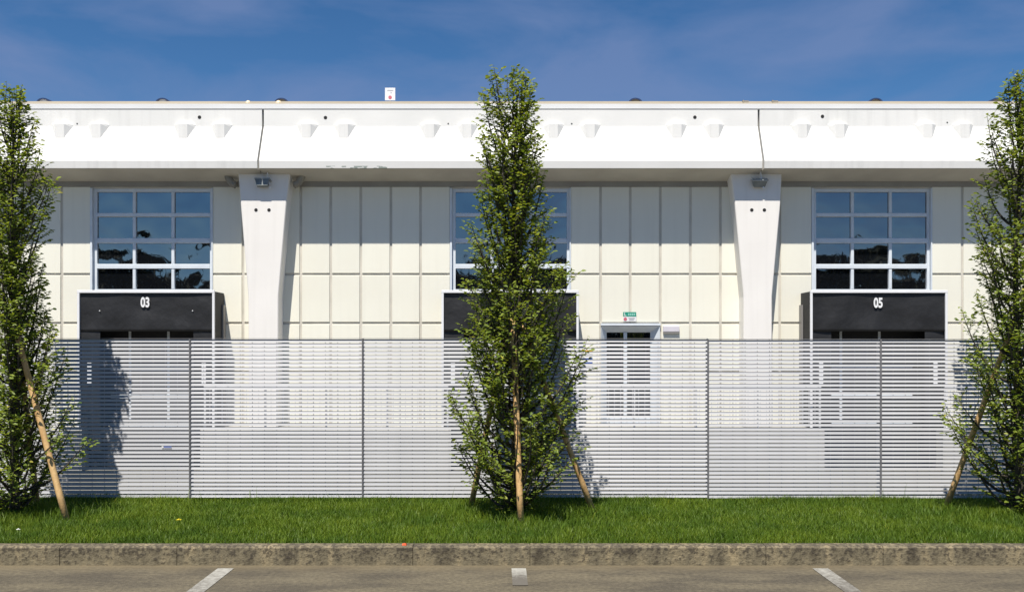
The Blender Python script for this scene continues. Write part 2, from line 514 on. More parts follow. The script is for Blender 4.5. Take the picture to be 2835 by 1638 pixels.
# ------------------------------------------------------------------ ground
tag(bx('ground', M['far'], None, -600, 600, -600, 600, -1.6, -1.3), kind='structure')
tag(bx('service_yard', M['yard'], None, -60, 60, 10.20, 26, -1.29, -1.15), kind='structure')
tag(MB().box(-70, 70, -75, 7.38, -1.28, 0.0).mk('parking_lot', M['asphalt'], None, at=(0, 0, 0)), kind='structure')
tag(bx('verge', M['earth'], None, -60, 60, 7.50, 10.02, -1.27, 0.125), kind='structure')
tag(bx('retaining_wall', M['walkway'], None, -60, 60, 10.02, 10.20, -1.28, 0.11), kind='structure')
# weathered kerb
kerb = tag(bx('kerb', M['kerb'], None, -60, 60, 7.395, 7.50, -0.2, 0.138), kind='structure')
STEP = 0.925
kx = -5.36 + 1.797
first = 164
x = (164 - 1417) * 7.38 / 2600 - STEP * 4
n = 0
while x < 8.5:
    gap = 0.0003 if (n - 4) % 3 else 0.0045
    top = 0.150 + rnd.uniform(-0.0006, 0.0006)
    yo = rnd.uniform(-0.0005, 0.0005)
    b = MB()
    x0, x1 = x + gap, x + STEP - gap
    prof = [(7.38 + yo, -0.05), (7.38 + yo, top - 0.014), (7.394 + yo, top), (7.497, top), (7.497, -0.05)]
    b.prism_x(prof[::-1], x0, x1)
    b.mk('kerb_stone', M['kerb'], kerb)
    x += STEP; n += 1

# painted bay lines
def line(name, x_far, x_near, y_far, y_near, w, m, label):
    v = [(x_near - w / 2, y_near, 0.004), (x_near + w / 2, y_near, 0.004), (x_far + w / 2, y_far, 0.004), (x_far - w / 2, y_far, 0.004)]
    o = mk(name, v, [(0, 1, 2, 3)], m)
    o['kind'] = 'structure'
    return o
line('bay_line', -2.215, -2.215, 7.27, 2.4, 0.125, paint_mat('worn_paint', 6.4, 7.25, (0.12, 0.36)), '')
line('bay_line', 0.052, 0.06, 7.27, 6.75, 0.112, paint_mat('worn_paint_short', 6.88, 7.22, (-0.15, 0.40)), '')
line('bay_line', 2.385, 2.385, 7.27, 2.4, 0.12, paint_mat('worn_paint_pale', 6.5, 7.2, (-0.02, 0.26)), '')

# ------------------------------------------------------------------ building
bld = thing('warehouse', 'long white warehouse with cream panel wall, white concrete fascia and tapered pillars', 'warehouse', (0, 23.0, -1.15))
SC = 23.0 / 2311
def WX(px): return (px - 1260) * SC
def WZ(py): return 1.7 + (858 - py) * SC

XL, XR = -17.5, 17.5
win = [(WX(222), WX(524)), (WX(1107), WX(1405)), (WX(1997), WX(2294))]
DOORX = (WX(1478), WX(1625))
Z_TOP, Z_WIN = 5.66, WZ(460)
zr = [-0.175, 1.13, 2.327, 3.521, 5.66]
# structural wall behind the panels, with openings
segs = []
cur = XL
for a, b in win:
    segs.append((cur, a)); cur = b
segs.append((cur, XR))
w = MB()
for a, b in segs:
    if a < DOORX[0] < b:
        w.box(a, DOORX[0], 23.025, 23.5, -1.2, 7.3)
        w.box(DOORX[0], DOORX[1], 23.025, 23.5, zr[2], 7.3)
        w.box(DOORX[1], b, 23.025, 23.5, -1.2, 7.3)
    else:
        w.box(a, b, 23.025, 23.5, -1.2, 7.3)
for a, b in win:
    w.box(a, b, 23.025, 23.5, WZ(463), 7.3)
w.mk('wall', M['joint'], bld)
bx('rear_volume', M['panel'], bld, XL, XR, 23.62, 52, -1.2, 7.35)

cols = [[WX(152) - 0.7365 * k for k in range(9, 0, -1)] + [WX(152), win[0][0]],
        [win[0][1], WX(598), WX(671), WX(740), WX(814), WX(888), WX(962), WX(1035), win[1][0]],
        [win[1][1], WX(1478), WX(1551), WX(1625), WX(1699), WX(1773), WX(1846), WX(1919), win[2][0]],
        [win[2][1]] + [WX(2368) + 0.7365 * k for k in range(0, 10)]]
g = 0.032
for cl in cols:
    for i in range(len(cl) - 1):
        for j in range(4):
            x0 = cl[i] + (g if i else 0.004)
            x1 = cl[i + 1] - (g if i < len(cl) - 2 else 0.004)
            if DOORX[0] - 0.05 < cl[i] and cl[i + 1] < DOORX[1] + 0.05 and j < 2:
                continue
            dy = rnd.uniform(-0.0015, 0.0015)
            bx('wall_panel', M['panel'], bld, x0, x1, 23.0 + dy, 23.028, zr[j] + (g if j else 0), zr[j + 1] - (g if j < 3 else 0), 0.004)
bx('lintel', M['lintel'], bld, XL, XR, 22.975, 23.03, 5.662, 5.80)

# soffit and fascia
JX = [XL, (647 - 1260) * 22.6 / 2311, (1867 - 1260) * 22.6 / 2311, XR]
P_T, P_K, P_L, P_B = (22.60, 7.45), (22.60, 7.045), (22.17, 6.142), (22.185, 5.962)
for i in range(3):
    x0, x1 = JX[i] + 0.024, JX[i + 1] - 0.024
    prof = [P_T, P_K, (22.175, 6.155), (22.17, 6.13), P_B, (22.195, 5.955), (22.45, 5.955), (22.78, 6.2), (22.78, 7.45)]
    b = MB(); b.prism_x(prof, x0, x1)
    fa = b.mk('fascia_beam', M['fascia_chipped'] if i == 1 else M['fascia'], bld, at=(0, 0, 0))
    # corbels: wedges standing out of the kink line
    for px in (-159, -68, 145, 235, 449, 540, 753, 845, 1057, 1149, 1362, 1453, 1667, 1759, 1976, 2068, 2285, 2377, 2590, 2681):
        cx = (px - 1260) * 22.42 / 2311
        if not (x0 < cx < x1): continue
        zt, zb = 7.075, 6.74
        yf = 22.595 - (7.045 - zb) * (0.43 / 0.903)
        hw, hb = 0.265, 0.105
        v = [(cx - hw, 22.605, zt), (cx + hw, 22.605, zt), (cx + hb, yf, zt - 0.0), (cx - hb, yf, zt - 0.0),
             (cx - hb, yf, zb), (cx + hb, yf, zb), (cx - hw, 22.605, 7.02), (cx + hw, 22.605, 7.02),
             (cx - hb, yf + 0.02, zt + 0.012), (cx + hb, yf + 0.02, zt + 0.012)]
        f = [(3, 2, 9, 8), (8, 9, 1, 0), (4, 5, 2, 3), (6, 4, 3), (6, 3, 8, 0), (5, 7, 2), (7, 1, 9, 2)]
        mk('corbel', v, f, M['fascia'], fa)
    for hx, hz, hr, big in [(491, 289, .042, 1), (801, 290, .042, 1), (1710, 289, .042, 1), (2024, 287, .042, 1),
                            (190, 305, .018, 0), (1103, 305, .018, 0), (1407, 305, .018, 0), (2331, 302, .018, 0)]:
        cx = (hx - 1260) * 22.6 / 2311
        if x0 < cx < x1:
            cz = 1.7 + (858 - hz) * 22.6 / 2311
            MB().disc(cx, 22.596, cz, hr).mk('drain_hole', M['dark'], fa)
bx('fascia_backing', M['dark'], bld, XL, XR, 22.785, 23.0, 6.3, 7.40)
b = MB(); b.prism_x([(22.40, 5.925), (22.96, 5.785), (22.96, 5.95), (22.76, 6.19), (22.46, 5.945)][::-1], XL, XR)
for x0, x1 in zip(JX[:-1], JX[1:]):
    MB().prism_x([(22.20, 5.951), (23.02, 5.782), (23.02, 5.93), (22.80, 6.18), (22.44, 5.948), (22.22, 5.953)], x0 + 0.016, x1 - 0.016).mk('soffit', M['soffit'], bld)
MB().prism_x([(22.588, 7.585), (22.588, 7.468), (22.62, 7.468), (22.62, 7.452), (22.95, 7.452), (22.95, 7.585)], XL, XR).mk('roof_cap', M['cap'], bld)
MB().prism_x([(22.96, 7.46), (22.96, 7.56), (23.4, 7.858), (24.0, 7.90), (52, 7.95), (52, 7.46)][::-1], XL, XR).mk('roof', M['roof'], bld)

# tapered pillars
def pillar(pts_top, pts_mid, pts_kink, pts_base):
    k = 22.53 / 2311
    rows = []
    for (l, r, py) in (pts_top, pts_mid, pts_kink, pts_base):
        rows.append(((l - 1260) * k, (r - 1260) * k, 1.7 + (858 - py) * k))
    ch = 0.018
    v, f = [], []
    for (l, r, z) in rows:
        v += [(l + ch, 22.53, z), (r - ch, 22.53, z), (r, 22.53 + ch, z), (r, 23.0, z), (l, 23.0, z), (l, 22.53 + ch, z)]
    for i in range(len(rows) - 1):
        for j in range(6):
            a, b_ = i * 6 + j, i * 6 + (j + 1) % 6
            f.append((a, a + 6, b_ + 6, b_))
    f.append(tuple(range(6))); f.append(tuple(range(len(v) - 6, len(v)))[::-1])
    return mk('pillar', v, f, M['pillar'], bld), rows
pl, _ = pillar((585.5, 715, 417), (592, 705, 497), (611, 685, 730), (612.5, 683.5, 1049.5))
pr, _ = pillar((1797, 1924, 417), (1808, 1921, 497), (1830, 1900, 730), (1830, 1900, 1049.5))
for o, hs_ in ((pl, (630, 662)), (pr, (1850, 1881))):
    for hx in hs_:
        MB().disc((hx - 1260) * 22.53 / 2311, 22.526, 1.7 + (858 - 517) * 22.53 / 2311, 0.042).mk('anchor_hole', M['dark'], o)

# windows
def window(x0, x1):
    yb, yf = 23.20, 23.075
    zt, zb = WZ(463), 3.02
    X0, X1 = x0 + 0.055, x1 - 0.035
    b = MB()
    b.box(X0, X1, yf - 0.004, yb, zt - 0.085, zt - 0.002)
    b.box(X0, X1, yf - 0.004, yb, zb, WZ(712) + 0.01)
    b.box(X0, X0 + 0.08, yf, yb, WZ(712) + 0.01, zt - 0.085)
    b.box(X1 - 0.06, X1, yf, yb, WZ(712) + 0.01, zt - 0.085)
    fr = b.mk('window', M['alu'], bld)
    # guide rails at both sides
    MB().box(x0 + 0.002, x0 + 0.052, 22.985, 23.2, 3.0, zt - 0.003).mk('guide_rail', M['alu'], fr)
    MB().box(x1 - 0.033, x1 - 0.002, 22.985, 23.2, 3.0, zt - 0.003).mk('guide_rail', M['alu'], fr)
    gx0, gx1 = X0 + 0.08, X1 - 0.06
    pw = (gx1 - gx0 - 2 * 0.075) / 3
    rows = [(WZ(523), zt - 0.085), (WZ(585), WZ(533)), (WZ(649), WZ(598)), (WZ(712) + 0.01, WZ(661))]
    for i in range(3):
        MB().cbox(gx0, gx1, yf - 0.012, yb - 0.01, rows[i + 1][1] + 0.002, rows[i][0] - 0.002, 0.01).mk('transom', M['alu'], fr)
    for (za, zc) in rows:
        for k in (1, 2):
            xm = gx0 + k * pw + (k - 1) * 0.075
            MB().cbox(xm, xm + 0.075, yf - 0.005, yb - 0.012, za, zc, 0.01).mk('mullion', M['alu'], fr)
        for k in range(3):
            xa = gx0 + k * (pw + 0.075)
            mk('pane', [(xa, yf + 0.05, za), (xa + pw, yf + 0.05, za), (xa + pw, yf + 0.05, zc), (xa, yf + 0.05, zc),
                        (xa, yf + 0.075, za), (xa + pw, yf + 0.075, za), (xa + pw, yf + 0.075, zc), (xa, yf + 0.075, zc)],
               [(0, 1, 2, 3), (7, 6, 5, 4), (0, 4, 5, 1), (1, 5, 6, 2), (2, 6, 7, 3), (3, 7, 4, 0)], M['glass'], fr)
    return fr
for a, b in win:
    window(a, b)

# glazed double door beside pillar
dx0, dx1 = DOORX
dz1 = zr[2] - 0.005
b = MB()
ix0, ix1, iz1 = WX(1495), WX(1603), WZ(817.5)
mz = WZ(802.5)
for (A, B_) in (((dx0 + 0.01, mz, ix0, iz1), 'l'),):
    pass
ox0, ox1 = dx0 + 0.012, dx1 - 0.012
zb_ = -0.172
# splayed surround (front ring at y=22.97, inner ring at y=23.18)
v = [(ox0, 22.965, zb_), (ox0, 22.965, mz), (ox1, 22.965, mz), (ox1, 22.965, zb_),
     (ix0, 23.20, zb_), (ix0, 23.20, iz1), (ix1, 23.20, iz1), (ix1, 23.20, zb_),
     (ox0 - 0.01, 23.022, zb_), (ox0 - 0.01, 23.022, mz + 0.01), (ox1 + 0.01, 23.022, mz + 0.01), (ox1 + 0.01, 23.022, zb_)]
f = [(0, 4, 5, 1), (1, 5, 6, 2), (2, 6, 7, 3), (8, 0, 1, 9), (9, 1, 2, 10), (10, 2, 3, 11)]
door = mk('entrance_door', v, f, M['alu'], bld)
bx('drip_cap', M['alu'], door, dx0 + 0.0, dx1, 22.955, 23.02, mz + 0.015, dz1)
cxm = (WX(1537) + WX(1545)) / 2
bx('door_stile', M['alu'], door, cxm - 0.042, cxm + 0.042, 23.17, 23.25, zb_, iz1 - 0.001)
for (a, c) in ((ix0, cxm - 0.043), (cxm + 0.043, ix1)):
    bx('pane', M['glass'], door, a + 0.001, c - 0.001, 23.21, 23.24, 0.05, iz1 - 0.002)
    bx('kick_plate', M['alu'], door, a + 0.001, c - 0.001, 23.19, 23.26, zb_, 0.048)
b = MB()
b.box(cxm + 0.06, cxm + 0.075, 23.13, 23.15, 0.85, 1.25)
b.mk('handle', M['grey'], door)

# raised walkway between docks, with railing
DC = [-8.66, -0.045, 8.68]
PITW = 1.385
runs = [(XL, DC[0] - PITW), (DC[0] + PITW, DC[1] - PITW), (DC[1] + PITW, DC[2] - PITW), (DC[2] + PITW, XR)]
for a, c in runs:
    MB().prism_x([(21.92, -1.2), (21.92, -0.20), (21.945, -0.175), (23.02, -0.175), (23.02, -1.2)][::-1], a, c).mk('walkway', M['walkway'], bld)
rl = ['pale steel railing at the wall left of dock 03, behind the left tree',
      'pale steel railing between dock 03 and the dock behind the middle tree',
      'pale steel railing in front of the glazed double door, up to dock 05',
      'pale steel railing at the wall right of dock 05, behind the right tree']
for (a, c), lb in zip(runs, rl):
    a2, c2 = max(a, -13.0) + 0.06, min(c, 13.0) - 0.06
    t = thing('railing', lb, 'railing', ((a2 + c2) / 2, 21.98, -0.175), 'railings on the raised walkway')
    bx('top_rail', M['railing'], t, a2, c2, 21.965, 21.995, 0.79, 0.83)
    bx('bottom_rail', M['railing'], t, a2, c2, 21.97, 21.99, -0.075, -0.05)
    npst = max(2, round((c2 - a2) / 1.45) + 1)
    for k in range(npst):
        xp = a2 + 0.02 + (c2 - a2 - 0.04) * k / (npst - 1)
        bx('post', M['railing'], t, xp - 0.02, xp + 0.02, 21.996, 22.03, -0.175, 0.80)
    nb = int((c2 - a2) / 0.14)
    bar0 = None
    for k in range(1, nb):
        xp = a2 + (c2 - a2) * k / nb
        if bar0 is None:
            bar0 = MB().tube([(xp, 21.98, -0.051), (xp, 21.98, 0.791)], 0.007, 5, False).mk('bar', M['railing'], t)
            l0 = bar0.location.copy(); x00 = xp
        else:
            copy_at(bar0, (l0.x + xp - x00, l0.y, l0.z), t)

# ------------------------------------------------------------------ dock shelters
def text_mesh(s, h, m, cx, y, cz, sx, parent, name='number', bold=0.03):
    cu = bpy.data.curves.new('txt', 'FONT')
    cu.body = s
    cu.size = 1
    cu.align_x = 'CENTER'
    cu.align_y = 'CENTER'
    cu.offset = bold
    cu.extrude = 0.02
    cu.resolution_u = 6
    ob = bpy.data.objects.new('txt', cu)
    C.objects.link(ob)
    dg = bpy.context.evaluated_depsgraph_get()
    me = bpy.data.meshes.new_from_object(ob.evaluated_get(dg))
    bpy.data.objects.remove(ob)
    co = [v.co.copy() for v in me.vertices]
    zs = [c.y for c in co]; xs = [c.x for c in co]
    hh = max(zs) - min(zs)
    k = h / hh
    mz_, mx_ = (max(zs) + min(zs)) / 2, (max(xs) + min(xs)) / 2
    for v, c in zip(me.vertices, co):
        v.co = Vector(((c.x - mx_) * k * sx, -c.z * k * 0.4, (c.y - mz_) * k))
    me.name = name
    me.materials.clear(); me.materials.append(m)
    o = bpy.data.objects.new(name, me)
    C.objects.link(o)
    o.parent = parent
    o.location = Vector((cx, y, cz)) - origin(parent)
    return o

def dock(cx, label, num):
    t = thing('dock_shelter', label, 'dock shelter', (cx, 22.2, -1.15), 'black loading dock shelters along the wall')
    hw = 1.625
    x0, x1 = cx - hw, cx + hw
    zt = 3.085
    yf = 22.2
    # black side and top skins
    bx('side_skin', M['rubber_side'], t, x0 + 0.012, x0 + 0.05, yf + 0.05, 22.98, -0.95, zt - 0.03)
    bx('side_skin', M['rubber_side'], t, x1 - 0.05, x1 - 0.012, yf + 0.05, 22.98, -0.95, zt - 0.03)
    bx('top_skin', M['rubber_side'], t, x0 + 0.052, x1 - 0.052, yf + 0.052, 22.98, zt - 0.10, zt - 0.05)
    # stepped grey wall bracket behind the sides
    for s, xe in ((-1, x0), (1, x1)):
        xa, xb = sorted((xe - s * 0.01, xe + s * 0.03))
        bx('wall_bracket', M['grey'], t, xa, xb, 22.80, 22.985, -0.6, zt - 0.32)
    # white front frame
    b = MB()
    b.cbox(x0, x1, yf, yf + 0.045, zt - 0.066, zt, 0.006)
    fr = b.mk('front_frame', M['white'], t)
    bx('front_post', M['white'], t, x0 + 0.001, x0 + 0.056, yf + 0.002, yf + 0.045, -0.9, zt - 0.067, 0.006)
    bx('front_post', M['white'], t, x1 - 0.056, x1 - 0.001, yf + 0.002, yf + 0.045, -0.9, zt - 0.067, 0.006)
    # curtains: gridded, gently crumpled cloth
    def cloth(name, xa, xb, za, zb, y, nx, nz, amp, seed):
        v, f = [], []
        rr = random.Random(seed)
        ph = [rr.uniform(0, 6.28) for _ in range(6)]
        for j in range(nz + 1):
            for i in range(nx + 1):
                u, w_ = i / nx, j / nz
                x = xa + (xb - xa) * u; z = za + (zb - za) * w_
                d = amp * (math.sin(3.1 * x + ph[0] + 1.7 * z) + 0.6 * math.sin(6.3 * x - 4.1 * z + ph[1]) + 0.4 * math.sin(9 * z + ph[2] + 2 * x))
                d *= 0.35 + 0.65 * (1 - w_) if name == 'head_curtain' else 1
                v.append((x, y + d, z))
        n0 = len(v)
        v += [(a, b_ + 0.006, c) for a, b_, c in v]
        W_ = nx + 1
        for j in range(nz):
            for i in range(nx):
                a = j * W_ + i
                f.append((a, a + 1, a + 1 + W_, a + W_))
                f.append((n0 + a, n0 + a + W_, n0 + a + 1 + W_, n0 + a + 1))
        for i in range(nx):
            f.append((i, n0 + i, n0 + i + 1, i + 1))
        return mk(name, v, f, M['rubber'], t, True)
    cloth('side_curtain', x0 + 0.058, x0 + 0.52, -0.9, zt - 0.07, yf + 0.075, 5, 24, 0.010, int(cx * 10) + 1)
    cloth('side_curtain', x1 - 0.52, x1 - 0.058, -0.9, zt - 0.07, yf + 0.075, 5, 24, 0.010, int(cx * 10) + 2)
    cloth('head_curtain', x0 + 0.057, x1 - 0.057, 2.11, zt - 0.068, yf + 0.046, 30, 14, 0.015, int(cx * 10) + 3)
    # white guide marks on the side curtains
    bx('guide_mark', M['number'], t, x0 + 0.22, x0 + 0.32, yf + 0.050, yf + 0.053, 0.86, 1.37)
    bx('guide_mark', M['number'], t, x1 - 0.32, x1 - 0.22, yf + 0.050, yf + 0.053, 0.86, 1.37)
    # snap studs
    for sx in ((-1, 1) if num == '03' else ()):
        MB().disc(cx + sx * 1.10, yf + 0.022, 2.60, 0.013, 8, 0.01).mk('stud', M['number'], t)
    # sectional door behind
    yd = 22.92
    bx('dock_door', M['rubber_side'], t, x0 + 0.053, x1 - 0.053, yd, yd + 0.06, -0.17, zt - 0.12)
    k = 22.92 / 2311
    for py in (907, 975, 1044):
        z = 1.7 + (858 - py) * k
        bx('door_rail', M['alu'], t, x0 + 0.50, x1 - 0.54, yd - 0.02, yd - 0.003, z - 0.045, z + 0.045)
    for fx in (-0.66, 0.28):
        bx('door_mullion', M['alu'], t, cx + fx - 0.03, cx + fx + 0.03, yd - 0.014, yd - 0.002, -0.05, 2.6)
    # leveller pit face with rubber bumpers
    bx('leveller_face', M['rubber_side'], t, cx - PITW + 0.003, cx + PITW - 0.003, 22.3, 22.9, -1.14, -0.19)
    for sx in (-1, 1):
        bx('bumper', M['rubber_side'], t, cx + sx * 1.12 - 0.12, cx + sx * 1.12 + 0.12, 22.08, 22.298, -0.75, -0.25, 0.02)
    if num:
        text_mesh(num, 0.245, M['number'], cx - 0.02, yf + 0.012, 1.7 + (858 - 743.5) * 22.2 / 2311 - (0 if num == '03' else 0.012), 0.68, t, 'number', 0.035)
    return t
dock(DC[0], 'dock shelter marked 03, white framed black curtains below the left window', '03')
dock(DC[1], 'white framed black dock shelter mostly hidden behind the middle tree', None)
dock(DC[2], 'dock shelter marked 05, white framed black curtains right of both pillars', '05')

# ------------------------------------------------------------------ small things on the building
# floodlights
def flood(px, dx, label, tilt):
    k = 22.4 / 2311
    X = (px - 1260) * k
    zt = 5.955
    t = thing('floodlight', label, 'floodlight', (X, 22.44, zt), 'floodlights under the fascia joints')
    MB().tube([(X, 22.44, zt), (X + 0.01, 22.44, zt - 0.2), (X + 0.06, 22.43, zt - 0.34)], 0.016, 8).mk('bracket', M['white'], t)
    MB().disc(X + 0.065, 22.42, zt - 0.41, 0.022, 8, 0.02).mk('knob', M['white'], t)
    # lamp body: tapered housing tilted downward
    cx, cy, cz = X + dx, 22.435, zt - 0.29
    def P(x, y, z):
        c, s_ = math.cos(tilt), math.sin(tilt)
        return (cx + x, cy + y * c - z * s_, cz + y * s_ + z * c)
    v = [P(-.17, -.07, .06), P(.17, -.07, .06), P(.17, .07, .06), P(-.17, .07, .06),
         P(-.13, -.05, -.10), P(.13, -.05, -.10), P(.13, .05, -.10), P(-.13, .05, -.10)]
    f = [(0, 1, 2, 3), (4, 7, 6, 5), (0, 4, 5, 1), (1, 5, 6, 2), (2, 6, 7, 3), (3, 7, 4, 0)]
    mk('housing', v, f, M['lamp'], t)
    v = [P(-.19, -.08, .085), P(.19, -.08, .085), P(.19, .08, .085), P(-.19, .08, .085),
         P(-.19, -.08, .062), P(.19, -.08, .062), P(.19, .08, .062), P(-.19, .08, .062)]
    mk('rim', v, f, M['lampglass'], t)
    return t
flood(657, -0.11, 'grey floodlight hanging in front of the left pillar', R(-18))
flood(1873, -0.03, 'grey floodlight hanging in front of the right pillar', R(28))

# drain elbows beside the left pillar
def elbow(px, side, label):
    X = (px - 1260) * 22.7 / 2311
    t = thing('drain_pipe', label, 'drain pipe', (X, 22.7, 5.95), 'drain elbows at the left pillar')
    r = 0.30
    cxx = X - side * r
    pts = [(X, 22.7, 5.99)] + [(cxx + side * r * math.cos(a), 22.7, 5.93 - r * math.sin(a)) for a in [R(q) for q in range(0, 76, 12)]]
    MB().tube(pts, 0.085, 14).mk('elbow', M['pipe'], t, True)
    MB().tube([(X, 22.7, 5.93), (X, 22.7, 5.895)], 0.1, 14).mk('collar', M['pipe'], t, True)
elbow(744, 1, 'brown grey drain elbow right of the left pillar')
elbow(560, -1, 'brown grey drain elbow left of the left pillar')

# roof things
def arch(px, label, m, filled, grp):
    X = (px - 1260) * 23.5 / 2311
    zb = 7.825
    t = thing('roof_cowl', label, 'roof cowl', (X, 23.5, zb), grp)
    b = MB()
    r0, r1, n = 0.175, 0.132, 12
    hh = 0.72
    ang = [R(180 - 180 * k / n) for k in range(n + 1)]
    v = []
    for (y) in (23.42, 23.9):
        for r in (r0, r1):
            v += [(X + r * math.cos(a), y + (0.25 if False else 0), zb + hh * r * math.sin(a) + (0.0 if y < 23.6 else 0.02)) for a in ang]
    N_ = n + 1
    f = []
    for k in range(n):
        f += [(k, k + 1, N_ + k + 1, N_ + k), (k + 1, k, 2 * N_ + k, 2 * N_ + k + 1), (N_ + k, N_ + k + 1, 3 * N_ + k + 1, 3 * N_ + k), (2 * N_ + k + 1, 2 * N_ + k, 3 * N_ + k, 3 * N_ + k + 1)]
    mk('hood', v, f, m, t)
    if filled:
        v = [(X + 0.136 * math.cos(a), 23.45, zb + 0.097 * math.sin(a)) for a in ang] + [(X + 0.136 * math.cos(a), 23.48, zb + 0.097 * math.sin(a)) for a in ang]
        f = [tuple(range(N_))[::-1], tuple(range(N_, 2 * N_))] + [(k, k + 1, N_ + k + 1, N_ + k) for k in range(n)]
        mk('end_cover', v, f, M['cap'] if filled == 1 else M['roof'], t)
gcow = 'arched cowls along the roof edge'
arch(110, 'dark arched roof cowl nearest the left tree', M['navy'], 1, gcow)
arch(402, 'navy arched roof cowl with white face above dock 03', M['navy'], 1, gcow)
arch(694, 'navy roof cowl with beige face near the left fascia joint', M['navy'], 2, gcow)
arch(1563, 'thin dark arched roof cowl right of the middle tree', M['navy'], 2, gcow)
arch(2153, 'thin dark arched roof cowl above dock 05', M['navy'], 2, gcow)
arch(2450, 'dark arched roof cowl beside the right tree top', M['navy'], 2, gcow)
def knob(px, label, w_, m):
    X = (px - 1260) * 23.36 / 2311
    zb = 7.755
    b = MB()
    pts = [(1.0, 0.0), (1.0, 0.05), (0.75, 0.09), (0.35, 0.11)]
    v, f = [], []
    n = 10
    for r, z in pts:
        v += [(X + w_ * r * math.cos(2 * math.pi * k / n), 23.36 + w_ * r * math.sin(2 * math.pi * k / n), zb + z) for k in range(n)]
    for i in range(3):
        for k in range(n):
            f.append((i * n + k, i * n + (k + 1) % n, (i + 1) * n + (k + 1) % n, (i + 1) * n + k))
    f.append(tuple(range(3 * n, 4 * n)))
    o = mk('roof_vent', v, f, m)
    tag(o, label, 'roof vent', 'small vents along the roof edge')
M['beige_cap'] = mat('beige_plastic', (0.75, 0.62, 0.42), None, 4, 0.5)
knob(611, 'small beige domed roof vent left of the fascia joint', 0.07, M['beige_cap'])
knob(686, 'small beige domed roof vent touching a navy cowl', 0.08, M['beige_cap'])
def clip(px, label):
    X = (px - 1260) * 23.5 / 2311
    b = MB().box(X - 0.07, X - 0.04, 23.30, 23.39, 7.76, 7.862)
    b.box(X - 0.04, X + 0.08, 23.32, 23.39, 7.77, 7.855)
    tag(b.mk('roof_bracket', M['roof']), label, 'roof bracket', 'beige brackets on the roof edge')
clip(1830, 'small beige roof bracket just left of the right fascia joint')
clip(1902, 'small beige roof bracket just right of the right fascia joint')

# sign standing on the roof
t = thing('roof_sign', 'small white sign with red disc standing on the roof edge', 'sign', ((960 - 1260) * 23.5 / 2311, 23.5, 7.7))
k = 23.5 / 2311
X = (960 - 1260) * k
z0, z1 = 1.7 + (858 - 247.5) * k, 1.7 + (858 - 216.5) * k
bx('board', M['white'], t, X - 0.128, X + 0.128, 23.5, 23.512, z0, z1)
bx('post', M['white'], t, X - 0.012, X + 0.012, 23.514, 23.535, 7.70, z1 - 0.05)
MB().disc(X + 0.0, 23.496, z0 + 0.075, 0.045).mk('red_disc', M['red'], t)
bx('print', M['greyprint'], t, X - 0.07, X + 0.08, 23.496, 23.499, z1 - 0.075, z1 - 0.055)
bx('print', M['greyprint'], t, X + 0.01, X + 0.04, 23.496, 23.499, z1 - 0.135, z1 - 0.105)

# emergency exit sign over the door
t = thing('exit_sign', 'green emergency exit sign over a white notice above the glazed door', 'sign', (WX(1549), 22.96, WZ(779)))
yS = 22.955
bx('green_board', M['green'], t, WX(1533), WX(1565), yS, yS + 0.012, WZ(779), WZ(768))
bx('pictogram', M['number'], t, WX(1535.8), WX(1537.2), yS - 0.004, yS - 0.001, WZ(777.5), WZ(769.5))
bx('pictogram', M['number'], t, WX(1538), WX(1540.5), yS - 0.004, yS - 0.001, WZ(777.5), WZ(775.6))
for q in range(4):
    bx('lettering', M['green2'], t, WX(1545 + q * 4.6), WX(1548.4 + q * 4.6), yS - 0.004, yS - 0.001, WZ(776.3), WZ(770.8))
bx('notice_board', M['white'], t, WX(1533), WX(1565.5), yS + 0.001, yS + 0.012, WZ(791), WZ(779.3))
MB().disc(WX(1538.3), yS - 0.004, WZ(785), 0.042).mk('red_disc', M['red'], t)
for q in range(3):
    bx('lettering', M['greyprint'], t, WX(1546 + q), WX(1562 - q * 1.5), yS - 0.003, yS - 0.0005, WZ(783.0 + q * 2.6), WZ(781.8 + q * 2.6))

# emergency lamp box
t = thing('wall_lamp', 'pale rectangular emergency lamp box on the wall right of the door', 'wall lamp', (WX(1651), 22.95, WZ(819)))
bx('cover', M['lilac'], t, WX(1631.5), WX(1671), 22.94, 22.995, WZ(816), WZ(802.5), 0.008)
bx('base_strip', M['grey'], t, WX(1631.5), WX(1671), 22.945, 22.995, WZ(820), WZ(816.2))
# small notice left of the door, seen through the fence slats
t = thing('wall_notice', 'small orange, white and blue notice on the wall left of the glazed door', 'notice', (WX(1442), 22.97, WZ(905)))
bx('board', M['white'], t, WX(1426), WX(1458), 22.97, 22.985, WZ(912), WZ(855))
bx('orange_band', M['orange'], t, WX(1427), WX(1457.5), 22.965, 22.969, WZ(871), WZ(858))
bx('blue_band', M['blue'], t, WX(1427), WX(1457.5), 22.965, 22.969, WZ(900), WZ(877))

# ------------------------------------------------------------------ slatted fence
FY = 9.70
PITCH = 0.04105
PW = 424.7 * FY / 2311
PX0 = (468 - 1260) * FY / 2311 - 2 * PW
FZ0, FZ1 = 0.140, 1.7 + (858 - 833) * FY / 2311
fence = thing('fence', 'long galvanised louvre fence of thin horizontal slats behind the trees', 'fence', (0, FY, 0.125))
def slat_geo(b, x0, x1, z):
    # tilted plate, lower edge nearer the viewer
    h, t_ = 0.029, 0.0025
    yb, yt = FY - 0.007, FY + 0.003
    v = [(x0, yb, z), (x1, yb, z), (x1, yt, z + h), (x0, yt, z + h),
         (x0, yb + t_, z), (x1, yb + t_, z), (x1, yt + t_, z + h), (x0, yt + t_, z + h)]
    b.add(v, [(0, 1, 2, 3), (7, 6, 5, 4), (0, 4, 5, 1), (1, 5, 6, 2), (2, 6, 7, 3), (3, 7, 4, 0)])
NS = 40
slat0 = rod0 = None
outer_s, outer_p = MB(), MB()
